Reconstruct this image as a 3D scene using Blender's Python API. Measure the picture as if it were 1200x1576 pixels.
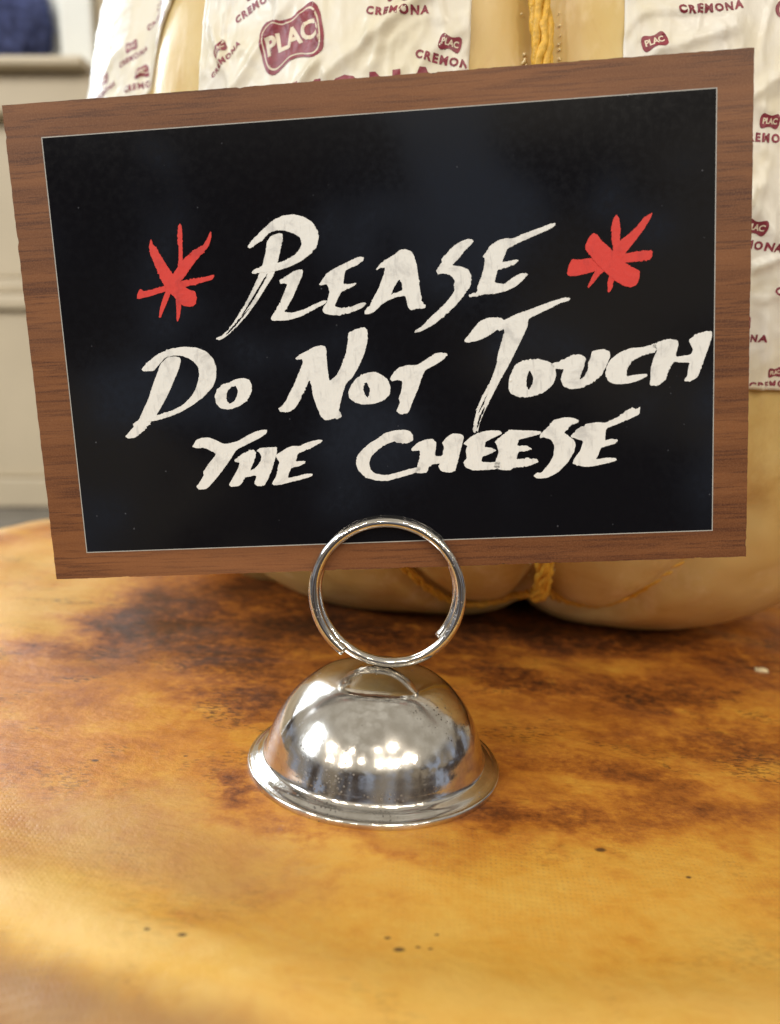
import bpy, bmesh, math, random
from mathutils import Vector, Matrix, noise, geometry
R_ = math.radians
scene = bpy.context.scene
for o in list(bpy.data.objects): bpy.data.objects.remove(o)

# ------------------------------------------------------------------ camera
cd = bpy.data.cameras.new('camera'); cam = bpy.data.objects.new('camera', cd)
scene.collection.objects.link(cam); scene.camera = cam
cam.location = (0, -.148, .0757); cam.rotation_euler = (R_(79), 0, 0)
cd.sensor_fit = 'VERTICAL'; cd.sensor_height = 4.881; cd.sensor_width = 4.881; cd.lens = 4.15
cd.clip_start = .005; cd.clip_end = 50
cd.dof.use_dof = True; cd.dof.focus_distance = .1535; cd.dof.aperture_fstop = 2.15
scene.render.engine = 'CYCLES'
scene.view_settings.view_transform = 'Standard'; scene.view_settings.look = 'None'
scene.view_settings.exposure = 0.1; scene.view_settings.gamma = 1

# ------------------------------------------------------------------ node helpers
class NT:
    def __init__(s, tree): s.t = tree; s.n = tree.nodes; s.l = tree.links
    def node(s, typ, **kw):
        n = s.n.new(typ)
        ins = kw.pop('ins', {})
        for k, v in kw.items(): setattr(n, k, v)
        for k, v in ins.items():
            if isinstance(v, bpy.types.NodeSocket): s.l.new(v, n.inputs[k])
            else: n.inputs[k].default_value = v
        return n
    def coord(s, kind='Object'): return s.node('ShaderNodeTexCoord').outputs[kind]
    def mapping(s, vec, scale=(1,1,1), loc=(0,0,0), rot=(0,0,0)):
        return s.node('ShaderNodeMapping', ins={'Vector': vec, 'Scale': scale, 'Location': loc, 'Rotation': rot}).outputs[0]
    def noise(s, vec, scale, detail=4, rough=.55, dist=0):
        return s.node('ShaderNodeTexNoise', ins={'Vector': vec, 'Scale': scale, 'Detail': detail, 'Roughness': rough, 'Distortion': dist}).outputs[0]
    def voro(s, vec, scale, feature='F1', rnd=1.0):
        n = s.node('ShaderNodeTexVoronoi', feature=feature, ins={'Vector': vec, 'Scale': scale, 'Randomness': rnd}); return n.outputs[0]
    def math(s, op, a, b=0., c=0., clamp=False):
        n = s.node('ShaderNodeMath', operation=op, use_clamp=clamp)
        for i, v in enumerate((a, b, c)):
            if isinstance(v, bpy.types.NodeSocket): s.l.new(v, n.inputs[i])
            else: n.inputs[i].default_value = v
        return n.outputs[0]
    def mr(s, v, a, b, c=0., d=1., smooth=True):
        return s.node('ShaderNodeMapRange', interpolation_type='SMOOTHSTEP' if smooth else 'LINEAR',
                      ins={'Value': v, 'From Min': a, 'From Max': b, 'To Min': c, 'To Max': d}).outputs[0]
    def mix(s, f, a, b, mode='MIX'):
        n = s.node('ShaderNodeMix', data_type='RGBA', blend_type=mode)
        for k, v in ((0, f), (6, a), (7, b)):
            if isinstance(v, bpy.types.NodeSocket): s.l.new(v, n.inputs[k])
            else: n.inputs[k].default_value = v if k == 0 else (tuple(v) + (1,) if len(v) == 3 else v)
        return n.outputs[2]
    def bump(s, h, strength=.3, dist=.001, normal=None):
        ins = {'Height': h, 'Strength': strength, 'Distance': dist}
        if normal is not None: ins['Normal'] = normal
        return s.node('ShaderNodeBump', ins=ins).outputs[0]
    def blob(s, x, y, px, py, rx, ry, rot=0, soft=.6):
        """soft stain of its own shape at px,py with radii rx,ry"""
        c, n = math.cos(rot), math.sin(rot)
        dx = s.math('SUBTRACT', x, px); dy = s.math('SUBTRACT', y, py)
        u = s.math('ADD', s.math('MULTIPLY', dx, c/rx), s.math('MULTIPLY', dy, n/rx))
        v = s.math('ADD', s.math('MULTIPLY', dx, -n/ry), s.math('MULTIPLY', dy, c/ry))
        d = s.math('SQRT', s.math('ADD', s.math('MULTIPLY', u, u), s.math('MULTIPLY', v, v)))
        return s.mr(d, 1+soft, 1-soft)
def mat(name):
    m = bpy.data.materials.new(name); m.use_nodes = True
    t = NT(m.node_tree); t.n.clear()
    out = t.node('ShaderNodeOutputMaterial')
    def fin(sh): t.l.new(sh, out.inputs[0])
    def pr(**k): return t.node('ShaderNodeBsdfPrincipled', ins={a.replace('_', ' '): b for a, b in k.items()}).outputs[0]
    return m, t, fin, pr
def c4(r, g, b): return (r, g, b, 1)

# ------------------------------------------------------------------ room light: a dim warm shop around the table
world = bpy.data.worlds.new('World'); scene.world = world; world.use_nodes = True
w = NT(world.node_tree); w.n.clear()
wo = w.node('ShaderNodeOutputWorld'); bg = w.node('ShaderNodeBackground')
g = w.coord('Generated'); sp = w.node('ShaderNodeSeparateXYZ', ins={0: g})
nz = w.noise(w.mapping(g, (1,1,1.5)), 2.3, 3, .5, .3)
nz2 = w.noise(w.mapping(g, (1,1,1.2), (3,1,7)), 6., 3, .6, .4)
wallc = w.mix(w.mr(nz, .47, .56), c4(.09,.07,.06), c4(.42,.35,.26))
wallc = w.mix(w.mr(nz2, .51, .60), wallc, c4(.48,.54,.68))
wallc = w.mix(w.mr(nz2, .42, .30), wallc, c4(.11,.075,.055))
ceil = w.mix(w.mr(nz2, .35, .7), c4(.60,.54,.44), c4(.98,.92,.80))
col = w.mix(w.mr(sp.outputs[2], .20, .38), wallc, ceil)
col = w.mix(w.mr(sp.outputs[2], -.02, -.45), col, c4(.10,.07,.05))
w.l.new(col, bg.inputs[0]); bg.inputs[1].default_value = .66
w.l.new(bg.outputs[0], wo.inputs[0])

def lamp(name, loc, target, size, power, col, shape='DISK', sy=None):
    d = bpy.data.lights.new(name, 'AREA'); d.shape = shape; d.size = size
    if sy: d.size_y = sy
    d.energy = power; d.color = col
    o = bpy.data.objects.new(name, d); scene.collection.objects.link(o)
    o.location = loc; o.rotation_euler = (Vector(target) - Vector(loc)).to_track_quat('-Z', 'Y').to_euler()
    return o
# ceiling spots of the shop, in front of and above the table
SPOTS = [(-1.9,-1.5,1.5,.20,34), (-1.35,-2.0,1.3,.10,12), (-1.10,-2.2,1.15,.09,12), (-2.1,-1.9,1.25,.10,12), (-1.0,-2.0,1.55,.07,8), (-1.6,-2.3,1.15,.08,10),
         (.75,-1.5,1.45,.20,30), (.80,-2.3,1.15,.09,12), (1.15,-2.3,1.15,.09,12), (1.7,-2.0,1.3,.10,14), (1.55,-2.1,1.25,.07,8), (2.0,-1.8,1.15,.08,10), (.25,-2.0,1.0,.10,10), (.2,-1.8,1.5,.06,8), (-.45,-2.1,1.15,.06,8)]
for i, (x, y, z, s_, p) in enumerate(SPOTS):
    lamp('ceiling_spot', (x, y, z), (0, .05, .03), s_, p*.27, (1, .905, .77))
lamp('side_window_light', (-1.5, -.35, .85), (0, .1, .1), .5, 13, (.84, .92, 1), 'RECTANGLE', .6)
lamp('rear_window_light', (-.72, .83, .72), (.02, .1, .05), .22, 5.5, (.86, .93, 1), 'RECTANGLE', .5)

# ------------------------------------------------------------------ object helpers
def link(name, me, parent=None, m=None):
    o = bpy.data.objects.new(name, me); scene.collection.objects.link(o)
    if m is not None and me is not None: me.materials.append(m)
    if parent is not None: o.parent = parent
    return o
def mesh(name, verts, faces, m=None, parent=None, smooth=True):
    me = bpy.data.meshes.new(name); me.from_pydata([tuple(v) for v in verts], [], faces); me.update()
    if smooth: me.polygons.foreach_set('use_smooth', [True]*len(me.polygons))
    return link(name, me, parent, m)
def from_bm(name, bm, m=None, parent=None, smooth=False):
    me = bpy.data.meshes.new(name); bm.to_mesh(me); bm.free()
    if smooth: me.polygons.foreach_set('use_smooth', [True]*len(me.polygons))
    return link(name, me, parent, m)
def thing(name, label, cat, loc=(0,0,0), rot=(0,0,0), group=None):
    o = bpy.data.objects.new(name, None); scene.collection.objects.link(o); o.empty_display_size = .01
    o.location = loc; o.rotation_euler = rot
    return tag(o, label, cat, group)
def tag(o, label, cat, group=None):
    o['label'] = label; o['category'] = cat
    if group: o['group'] = group
    return o
def box(name, x0, x1, y0, y1, z0, z1, m, parent=None, bev=0., seg=2):
    bm = bmesh.new(); bmesh.ops.create_cube(bm, size=1)
    for v in bm.verts:
        v.co = Vector(((x0+x1)/2 + v.co.x*(x1-x0), (y0+y1)/2 + v.co.y*(y1-y0), (z0+z1)/2 + v.co.z*(z1-z0)))
    if bev: bmesh.ops.bevel(bm, geom=bm.edges[:], offset=bev, segments=seg, affect='EDGES', profile=.6)
    return from_bm(name, bm, m, parent)
def tube(name, pts, rad, m, parent=None, sides=12, caps=True):
    """swept wire through pts; rad number or list"""
    V = []; Fc = []; n = len(pts); up = None
    for i, p in enumerate(pts):
        t = (pts[min(i+1, n-1)] - pts[max(i-1, 0)]).normalized()
        if up is None: up = t.orthogonal()
        up = (up - t*up.dot(t)).normalized(); b = t.cross(up)
        r = rad[i] if isinstance(rad, (list, tuple)) else rad
        for k in range(sides):
            a = 2*math.pi*k/sides; V.append(p + (up*math.cos(a) + b*math.sin(a))*r)
    for i in range(n-1):
        for k in range(sides):
            a = i*sides+k; b2 = i*sides+(k+1) % sides
            Fc.append((a, b2, b2+sides, a+sides))
    if caps: Fc.append(tuple(range(sides))[::-1]); Fc.append(tuple(range((n-1)*sides, n*sides)))
    if name is None: return V, Fc
    return mesh(name, V, Fc, m, parent)
def lathe(name, prof, m, parent=None, seg=96, warp=None):
    V = []; Fc = []
    for (r, z) in prof:
        for k in range(seg):
            a = 2*math.pi*k/seg; v = Vector((r*math.cos(a), r*math.sin(a), z))
            V.append(warp(v) if warp else v)
    for i in range(len(prof)-1):
        for k in range(seg):
            a = i*seg+k; b = i*seg+(k+1) % seg; Fc.append((a, b, b+seg, a+seg))
    return mesh(name, V, Fc, m, parent)
def smooth_prof(P, n=8):
    out = []
    for i in range(len(P)-1):
        p0, p1, p2, p3 = P[max(i-1,0)], P[i], P[i+1], P[min(i+2, len(P)-1)]
        for k in range(n):
            f = k/n; out.append(tuple(.5*((2*p1[c])+(-p0[c]+p2[c])*f+(2*p0[c]-5*p1[c]+4*p2[c]-p3[c])*f*f+(-p0[c]+3*p1[c]-3*p2[c]+p3[c])*f**3) for c in (0,1)))
    out.append(P[-1]); return out
TILT = R_(3.8)      # the old cheese does not stand level: its top falls to the right
# ---- provolone surface, shared with the scene ----
PROV_PROF=[(0,.0107),(.0226,.0049),(.0463,.0013),(.0678,.0022),(.0904,.0094),(.1108,.0237),(.1264,.0438),(.1345,.068),(.138,.094),(.139,.122),(.137,.150),(.130,.180),(.116,.210),(.095,.24),(.070,.265),(.048,.284),(.031,.30),(.023,.313),(.026,.325),(.015,.334),(0,.336)]
GROOVES=[-2.,50.,112.,172.,232.,309.]
GW=.075
CX,CY=.040,.168
LEAN=0.
TB=math.radians(.6)
def prov_prof(t):
    n=len(PROV_PROF)-1; x=min(max(t,0),.99999)*n; i=int(x); f=x-i
    g=lambda k:PROV_PROF[min(max(k,0),n)]
    o=[]
    for c in(0,1):
        p0,p1,p2,p3=g(i-1)[c],g(i)[c],g(i+1)[c],g(i+2)[c]
        o.append(.5*((2*p1)+(-p0+p2)*f+(2*p0-5*p1+4*p2-p3)*f*f+(-p0+3*p1-3*p2+p3)*f**3))
    return o
def cheese_local(a,t,off=0.):
    r,z=prov_prof(t); r2,z2=prov_prof(t+.004); r1,z1=prov_prof(t-.004)
    dr,dz=r2-r1,z2-z1; L=math.hypot(dr,dz) or 1
    nr,nz=dz/L,-dr/L
    g=0.
    for k in GROOVES:
        if k == -2.: k = -1.4-3.8*min(1.3, max(0, (t-.24)/.25))
        d=(math.degrees(a)-k+180)%360-180; d=math.radians(d)
        g+=math.exp(-abs(d/GW)**1.3)+.55*math.exp(-(d/.30)**2)
    depth=.0052*min(1,r/.05)
    s=off-depth*g
    r+=nr*s; z+=nz*s
    b=math.exp(-((math.degrees(a)-38+180)%360-180)**2/900.)*min(1,r/.08)*.012*max(0,1-max(z,0)/.16)+math.exp(-((math.degrees(a)+56+180)%360-180)**2/700.)*min(1,r/.08)*.011*max(0,1-max(z,0)/.09)
    r+=b; z-=.25*b
    r=max(r,0)
    return r*math.sin(a),-r*math.cos(a),z
def to_world(p):
    x,y,z=p
    # lean: bottom pole towards the front (rotate about X)
    c,s=math.cos(LEAN),math.sin(LEAN); z-=.07
    y,z=y*c+z*s, -y*s+z*c
    z+=.07
    x+=CX;y+=CY;z-=ZD
    c,s=math.cos(TB),math.sin(TB)
    return x*c+z*s,y,-x*s+z*c
ZD=.0065
def SP(a,t,off=0.): return to_world(cheese_local(a,t,off))
# ------------------------------------------------------------------ materials
def mat_rind():
    m, t, fin, pr = mat('aged_rind')
    co = t.coord(); sx = t.node('ShaderNodeSeparateXYZ', ins={0: co})
    warp = t.noise(t.mapping(co, loc=(1,2,3)), 34, 4, .6); warp2 = t.noise(t.mapping(co, loc=(5,2,8)), 34, 4, .6)
    x = t.math('ADD', sx.outputs[0], t.math('MULTIPLY', t.math('SUBTRACT', warp, .5), .045))
    y = t.math('ADD', sx.outputs[1], t.math('MULTIPLY', t.math('SUBTRACT', warp2, .5), .035))
    big = t.noise(t.mapping(co, (.7,1.3,1)), 16, 5, .6, .6)
    mid = t.noise(t.mapping(co, (.8,1.6,1), (.3,.1,0)), 55, 6, .65, .8)
    fine = t.noise(co, 420, 5, .7); fine2 = t.noise(t.mapping(co, (.6,1.5,1)), 900, 3, .7)
    yel = t.mix(t.mr(mid, .3, .7), c4(.62,.33,.045), c4(.76,.47,.10))
    org = t.mix(t.mr(mid, .3, .7), c4(.40,.145,.020), c4(.58,.26,.040))
    col = t.mix(t.mr(t.math('ADD', y, t.math('MULTIPLY', t.math('SUBTRACT', big, .5), .09)), -.052, .008), yel, org)
    # brown staining round and behind the sign foot
    def addm(a, b): return t.math('MAXIMUM', a, b)
    st = t.blob(x, y, -.060, .074, .026, .022, -.3, .6)
    for bx, by, rx, ry, ro, am in ((-.038,.050,.020,.013,-.5,1.), (-.012,.072,.035,.016,0,.95), (-.070,.050,.016,.012,0,.55), (.045,.082,.060,.013,-.05,1.), (.030,.046,.018,.006,-.5,.7),
          (.058,.042,.020,.011,.1,.6), (.092,.072,.018,.016,0,.7), (.070,.020,.017,.008,.2,.6), (-.032,.026,.013,.010,.3,.7), (.040,.004,.020,.006,-.2,.5), (.028,-.016,.014,.005,-.1,.55), (.0,.10,.09,.02,0,.9),
          (-.022,-.016,.008,.004,-.5,.7), (-.010,-.026,.010,.003,-.2,.5), (.052,-.012,.016,.006,.1,.45)):
        st = addm(st, t.math('MULTIPLY', t.blob(x, y, bx, by, rx, ry, ro, .75), am))
    n1 = t.noise(t.mapping(co, (.9,1.1,1), (2,5,1)), 42, 9, .70, .15)
    n3 = t.noise(t.mapping(co, (1,1.1,1), (1,4,1)), 330, 5, .8, .0)
    age = t.math('ADD', t.mr(y, -.062, .004, .06, .33), t.math('MULTIPLY', st, .37))
    age = t.math('ADD', age, t.math('MULTIPLY', t.math('SUBTRACT', n1, .5), 1.0))
    age = t.math('ADD', age, t.math('MULTIPLY', t.math('SUBTRACT', n3, .5), t.math('ADD', .32, t.math('MULTIPLY', st, 1.0))))
    age = t.math('SUBTRACT', age, t.math('MULTIPLY', t.blob(x, y, -.105, .10, .035, .05, 0, .5), .30))
    rp = t.node('ShaderNodeValToRGB', ins={0: age}); el = rp.color_ramp.elements
    el[0].position = 0.; el[0].color = c4(.66,.38,.070); el[1].position = .98; el[1].color = c4(.022,.008,.0035)
    for p_, c_ in ((.17, c4(.62,.31,.042)), (.32, c4(.50,.195,.024)), (.46, c4(.33,.105,.015)), (.60, c4(.165,.047,.009)), (.76, c4(.062,.019,.006))):
        e_ = el.new(p_); e_.color = c_
    col = rp.outputs[0]
    # dark peppered mould: clusters of fine specks
    cl = t.mr(t.noise(t.mapping(co, (.9,1.2,1), (7,7,1)), 48, 5, .7, .5), .50, .66)
    spk = t.mr(fine2, .49, .57)
    near = addm(t.mr(y, -.045, .03, .25, 1.), 0.)
    col = t.mix(t.math('MULTIPLY', t.math('MULTIPLY', cl, spk), t.math('MULTIPLY', near, .8)), col, c4(.035,.014,.008))
    # print of the cloth the cheese was pressed in
    wv = t.mapping(co, rot=(0,0,R_(3)))
    ws = t.node('ShaderNodeSeparateXYZ', ins={0: t.node('ShaderNodeVectorMath', operation='ADD', ins={0: wv, 1: t.node('ShaderNodeVectorMath', operation='SCALE', ins={0: t.node('ShaderNodeTexNoise', ins={'Vector': co, 'Scale': 60.}).outputs[1], 'Scale': .0024}).outputs[0]}).outputs[0]})
    cx = t.math('SINE', t.math('MULTIPLY', ws.outputs[0], 2*math.pi/.0008)); cy = t.math('SINE', t.math('MULTIPLY', ws.outputs[1], 2*math.pi/.0009))
    cell = t.math('MULTIPLY', t.math('MAXIMUM', cx, 0.), t.math('MAXIMUM', cy, 0.))
    wm = t.math('MULTIPLY', t.mr(t.noise(t.mapping(co, loc=(3,8,2)), 26, 3, .6), .44, .62), t.mr(y, .01, -.03, .0, 1.))
    col = t.mix(t.math('MULTIPLY', t.math('MULTIPLY', cell, wm), t.mr(fine, .35, .65, .0, .42)), col, c4(.17,.095,.055))
    # greyish bloom, front left, and a bruised patch on the shoulder
    gb = t.math('MULTIPLY', t.blob(x, y, -.036, -.030, .024, .010, -.25, .8), .42)
    col = t.mix(gb, col, c4(.33,.20,.11))
    z = sx.outputs[2]
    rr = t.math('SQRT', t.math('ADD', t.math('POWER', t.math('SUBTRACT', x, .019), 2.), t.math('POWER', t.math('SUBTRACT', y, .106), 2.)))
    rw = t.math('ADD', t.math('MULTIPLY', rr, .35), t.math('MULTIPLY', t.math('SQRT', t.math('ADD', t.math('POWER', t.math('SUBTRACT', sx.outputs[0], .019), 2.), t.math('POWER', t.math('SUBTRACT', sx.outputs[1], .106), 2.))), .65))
    lip = t.math('MULTIPLY', t.math('MULTIPLY', t.mr(rw, .157, .165), t.mr(rw, .174, .168)), t.mr(sx.outputs[0], .005, -.03, .35, 1.))      # paler yellow band along the lip, stronger to the left
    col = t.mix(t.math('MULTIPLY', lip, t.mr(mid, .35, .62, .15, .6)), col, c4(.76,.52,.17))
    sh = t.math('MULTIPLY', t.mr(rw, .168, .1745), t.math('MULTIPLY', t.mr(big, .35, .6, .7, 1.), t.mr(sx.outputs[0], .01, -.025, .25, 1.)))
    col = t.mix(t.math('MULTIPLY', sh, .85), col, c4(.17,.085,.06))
    # a few single dark pits
    for px, py, r in ((.0012,-.0497,.00045), (-.0003,-.0474,.00025), (.0036,-.0490,.0002), (.0052,-.0492,.0002), (-.0263,-.0503,.00036), (-.0309,-.0497,.00026), (.0331,-.0243,.00055), (.0062,-.0462,.0002), (-.052,-.006,.0004), (-.037,-.002,.00025), (.045,-.030,.0003)):
        col = t.mix(t.math('MULTIPLY', t.blob(t.math('ADD', sx.outputs[0], t.math('MULTIPLY', t.math('SUBTRACT', fine, .5), .0006)), sx.outputs[1], px, py, r*1.6, r, .2, .45), .85), col, c4(.035,.016,.01))
    col = t.mix(.22, col, t.mix(fine, c4(.25,.25,.25), c4(.75,.75,.75)), 'SOFT_LIGHT')
    h = t.math('ADD', t.math('MULTIPLY', mid, .8), t.math('ADD', t.math('MULTIPLY', fine, .35), t.math('MULTIPLY', t.math('MULTIPLY', cell, wm), -.12)))
    b = t.bump(h, .55, .0007)
    rough = t.mr(mid, .3, .7, .36, .56)
    fin(pr(Base_Color=col, Roughness=rough, Normal=b, Subsurface_Weight=.06, Subsurface_Radius=(.006,.003,.001), Subsurface_Scale=1.0, Specular_IOR_Level=.42))
    return m
def mat_chrome(name='worn_chrome', dirty=1.):
    m, t, fin, pr = mat(name); co = t.coord()
    n = t.noise(co, 160, 5, .65); f = t.noise(co, 1500, 4, .7); pit = t.voro(t.mapping(co, loc=(.1,.2,.3)), 1500)
    cl = t.mr(t.noise(t.mapping(co, loc=(.02,.01,0)), 110, 3, .6), .52, .64)
    pits = t.math('MULTIPLY', t.mr(pit, .30, .18), cl)
    base = t.mix(t.mr(n, .3, .7), c4(.74,.71,.66), c4(.58,.55,.50))
    base = t.mix(t.math('MULTIPLY', pits, .85*dirty), base, c4(.05,.035,.025))
    ro = t.math('ADD', t.mr(n, .35, .65, .085, .085+.09*dirty), t.math('MULTIPLY', pits, .4))
    h = t.math('ADD', t.math('MULTIPLY', n, .5), t.math('MULTIPLY', f, .03))
    fin(pr(Base_Color=base, Metallic=1., Roughness=ro, Normal=t.bump(h, .12*dirty+.02, .0006)))
    return m
def mat_wood():
    m, t, fin, pr = mat('printed_wood_grain'); co = t.coord()
    a = t.noise(t.mapping(co, (14,1,260)), 1., 5, .6, .3)          # long horizontal grain
    b = t.noise(t.mapping(co, (60,1,1500)), 1., 4, .7)
    br = t.noise(t.mapping(co, (9,1,40), (4,0,9)), 1., 3, .5)
    sp = t.noise(co, 3600, 3, .8)
    col = t.mix(t.mr(a, .3, .7), c4(.115,.039,.012), c4(.205,.079,.026))
    col = t.mix(t.math('MULTIPLY', t.mr(b, .48, .62), .75), col, c4(.060,.018,.008))
    col = t.mix(t.math('MULTIPLY', t.mr(br, .45, .65), .35), col, c4(.27,.12,.055))
    col = t.mix(t.mr(sp, .4, .7, 0., .36), col, c4(.27,.13,.062))
    fin(pr(Base_Color=col, Roughness=.42, Normal=t.bump(sp, .15, .0001), Specular_IOR_Level=.35))
    return m
def mat_black():
    m, t, fin, pr = mat('black_laminate'); co = t.coord()
    n = t.noise(co, 900, 3, .6); d = t.voro(co, 420); dm = t.noise(t.mapping(co, loc=(1,1,1)), 300, 2, .5)
    dust = t.math('MULTIPLY', t.mr(d, .08, .03), t.mr(dm, .54, .66))
    col = t.mix(t.math('MULTIPLY', dust, .14), c4(.0034,.0037,.0056), c4(.45,.48,.55))
    w1 = t.noise(co, 12, 1, .4)
    fin(pr(Base_Color=col, Roughness=t.mr(n, .3, .7, .07, .12), Normal=t.bump(w1, .05, .002), Specular_IOR_Level=.5))
    return m
def mat_paint(name, c, thin, r=.45):
    m, t, fin, pr = mat(name); co = t.coord()
    n = t.noise(t.mapping(co, (1,1,1)), 260, 5, .65, .4); n2 = t.noise(t.mapping(co, rot=(0,R_(35),0), scale=(1400,1,250)), 1., 3, .6)
    v = t.voro(t.mapping(co, loc=(.3,0,.2)), 170)
    col = t.mix(t.mr(n, .50, .72, 0, .6), c, thin)
    col = t.mix(t.mr(n2, .54, .70, 0, .42), col, thin)
    h = t.math('ADD', t.math('MULTIPLY', n, .6), t.math('ADD', t.math('MULTIPLY', n2, .25), t.mr(v, .07, .0, 0, .8)))
    fin(pr(Base_Color=col, Roughness=r, Normal=t.bump(h, .6, .0003), Specular_IOR_Level=.4))
    return m
def mat_wax():
    m, t, fin, pr = mat('waxed_provolone_rind'); co = t.coord()
    n = t.noise(co, 22, 4, .6); f = t.noise(t.mapping(co, (1,1,.35)), 180, 4, .6)
    s = t.noise(t.mapping(co, (1,1,.5), (2,1,0)), 60, 5, .7)
    col = t.mix(t.mr(n, .35, .65), c4(.60,.41,.13), c4(.67,.50,.21))
    col = t.mix(t.mr(s, .52, .68, 0, .5), col, c4(.78,.62,.36))
    col = t.mix(t.mr(t.noise(t.mapping(co, (1,1,.6), (7,3,0)), 35, 6, .7, .8), .50, .66, 0, .5), col, c4(.50,.29,.08))
    z = t.node('ShaderNodeSeparateXYZ', ins={0: co}).outputs[2]
    fin(pr(Base_Color=col, Roughness=t.mr(f, .3, .7, .30, .44), Normal=t.bump(t.math('ADD', f, s), .12, .0012), Subsurface_Weight=.18, Subsurface_Radius=(.012,.007,.003), Subsurface_Scale=1., Specular_IOR_Level=.45))
    return m
def mat_paper():
    m, t, fin, pr = mat('waxed_paper'); co = t.coord()
    n = t.noise(co, 45, 5, .6, .5); f = t.noise(co, 900, 3, .6); k = t.noise(co, 160, 4, .6)
    col = t.mix(t.mr(n, .38, .64), c4(.83,.76,.57), c4(.90,.86,.76))
    col = t.mix(t.mr(k, .55, .75, 0, .3), col, c4(.90,.88,.84))
    tr = t.node('ShaderNodeBsdfTranslucent', ins={'Color': c4(.8,.72,.55)}).outputs[0]
    p = pr(Base_Color=col, Roughness=t.mr(k, .3, .7, .28, .5), Normal=t.bump(t.math('ADD', k, t.math('MULTIPLY', f, .15)), .22, .0008), Specular_IOR_Level=.5)
    fin(t.node('ShaderNodeMixShader', ins={0: .15, 1: p, 2: tr}).outputs[0])
    return m
def mat_plain(name, c, rough=.5, nscale=200, amt=.15, bump=.1, bd=.0005, **k):
    m, t, fin, pr = mat(name); co = t.coord(); n = t.noise(co, nscale, 4, .6)
    col = t.mix(t.mr(n, .35, .65, 0, 1), tuple(x*(1-amt) for x in c[:3])+(1,), c)
    fin(pr(Base_Color=col, Roughness=rough, Normal=t.bump(n, bump, bd), **k)); return m
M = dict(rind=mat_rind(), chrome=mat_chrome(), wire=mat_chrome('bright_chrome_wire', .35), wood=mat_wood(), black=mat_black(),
  white=mat_paint('cream_white_paint', c4(.755,.76,.74), c4(.42,.42,.42)), red=mat_paint('red_paint', c4(.62,.042,.032), c4(.42,.03,.03), .5),
  wax=mat_wax(), paper=mat_paper(), ink=mat_plain('dark_red_ink', c4(.27,.035,.055), .42, 600, .25), inkw=mat_plain('unprinted_paper', c4(.76,.66,.50), .42, 300, .1),
  rope=mat_plain('waxed_yellow_string', c4(.80,.46,.05), .5, 900, .25, .5, .0006, Subsurface_Weight=.1, Subsurface_Radius=(.002,.001,.0005)),
  core=mat_plain('dark_sign_core', c4(.05,.03,.022), .7, 900, .4), line=mat_plain('pale_grey_line', c4(.42,.42,.40), .4),
  wall=mat_plain('cream_painted_wood', c4(.55,.465,.33), .5, 8, .06, .05, .001), sillm=mat_plain('white_painted_sill', c4(.72,.72,.66), .45, 8, .06),
  counter=mat_plain('grey_counter', c4(.20,.18,.15), .5, 40, .3), blue=mat_plain('dark_blue_plush', c4(.075,.095,.24), .9, 120, .5),
  crumb=mat_plain('pale_cheese_crumb', c4(.75,.62,.36), .6, 1500, .3, .6))
def emis(name, c, s):
    m, t, fin, pr = mat(name); co = t.coord(); n = t.noise(co, 1.3, 4, .6)
    col = t.mix(t.mr(n, .4, .62), c, c4(1,1,1)); fin(t.node('ShaderNodeEmission', ins={'Color': col, 'Strength': s}).outputs[0]); return m
M['sky'] = emis('bright_daylight', c4(.78,.90,1.), 3.2)
m, t, fin, pr = mat('window_glass')
fin(t.node('ShaderNodeMixShader', ins={0: .06, 1: t.node('ShaderNodeBsdfTransparent').outputs[0], 2: t.node('ShaderNodeBsdfGlossy', ins={'Roughness': .02}).outputs[0]}).outputs[0]); M['glass'] = m
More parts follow.
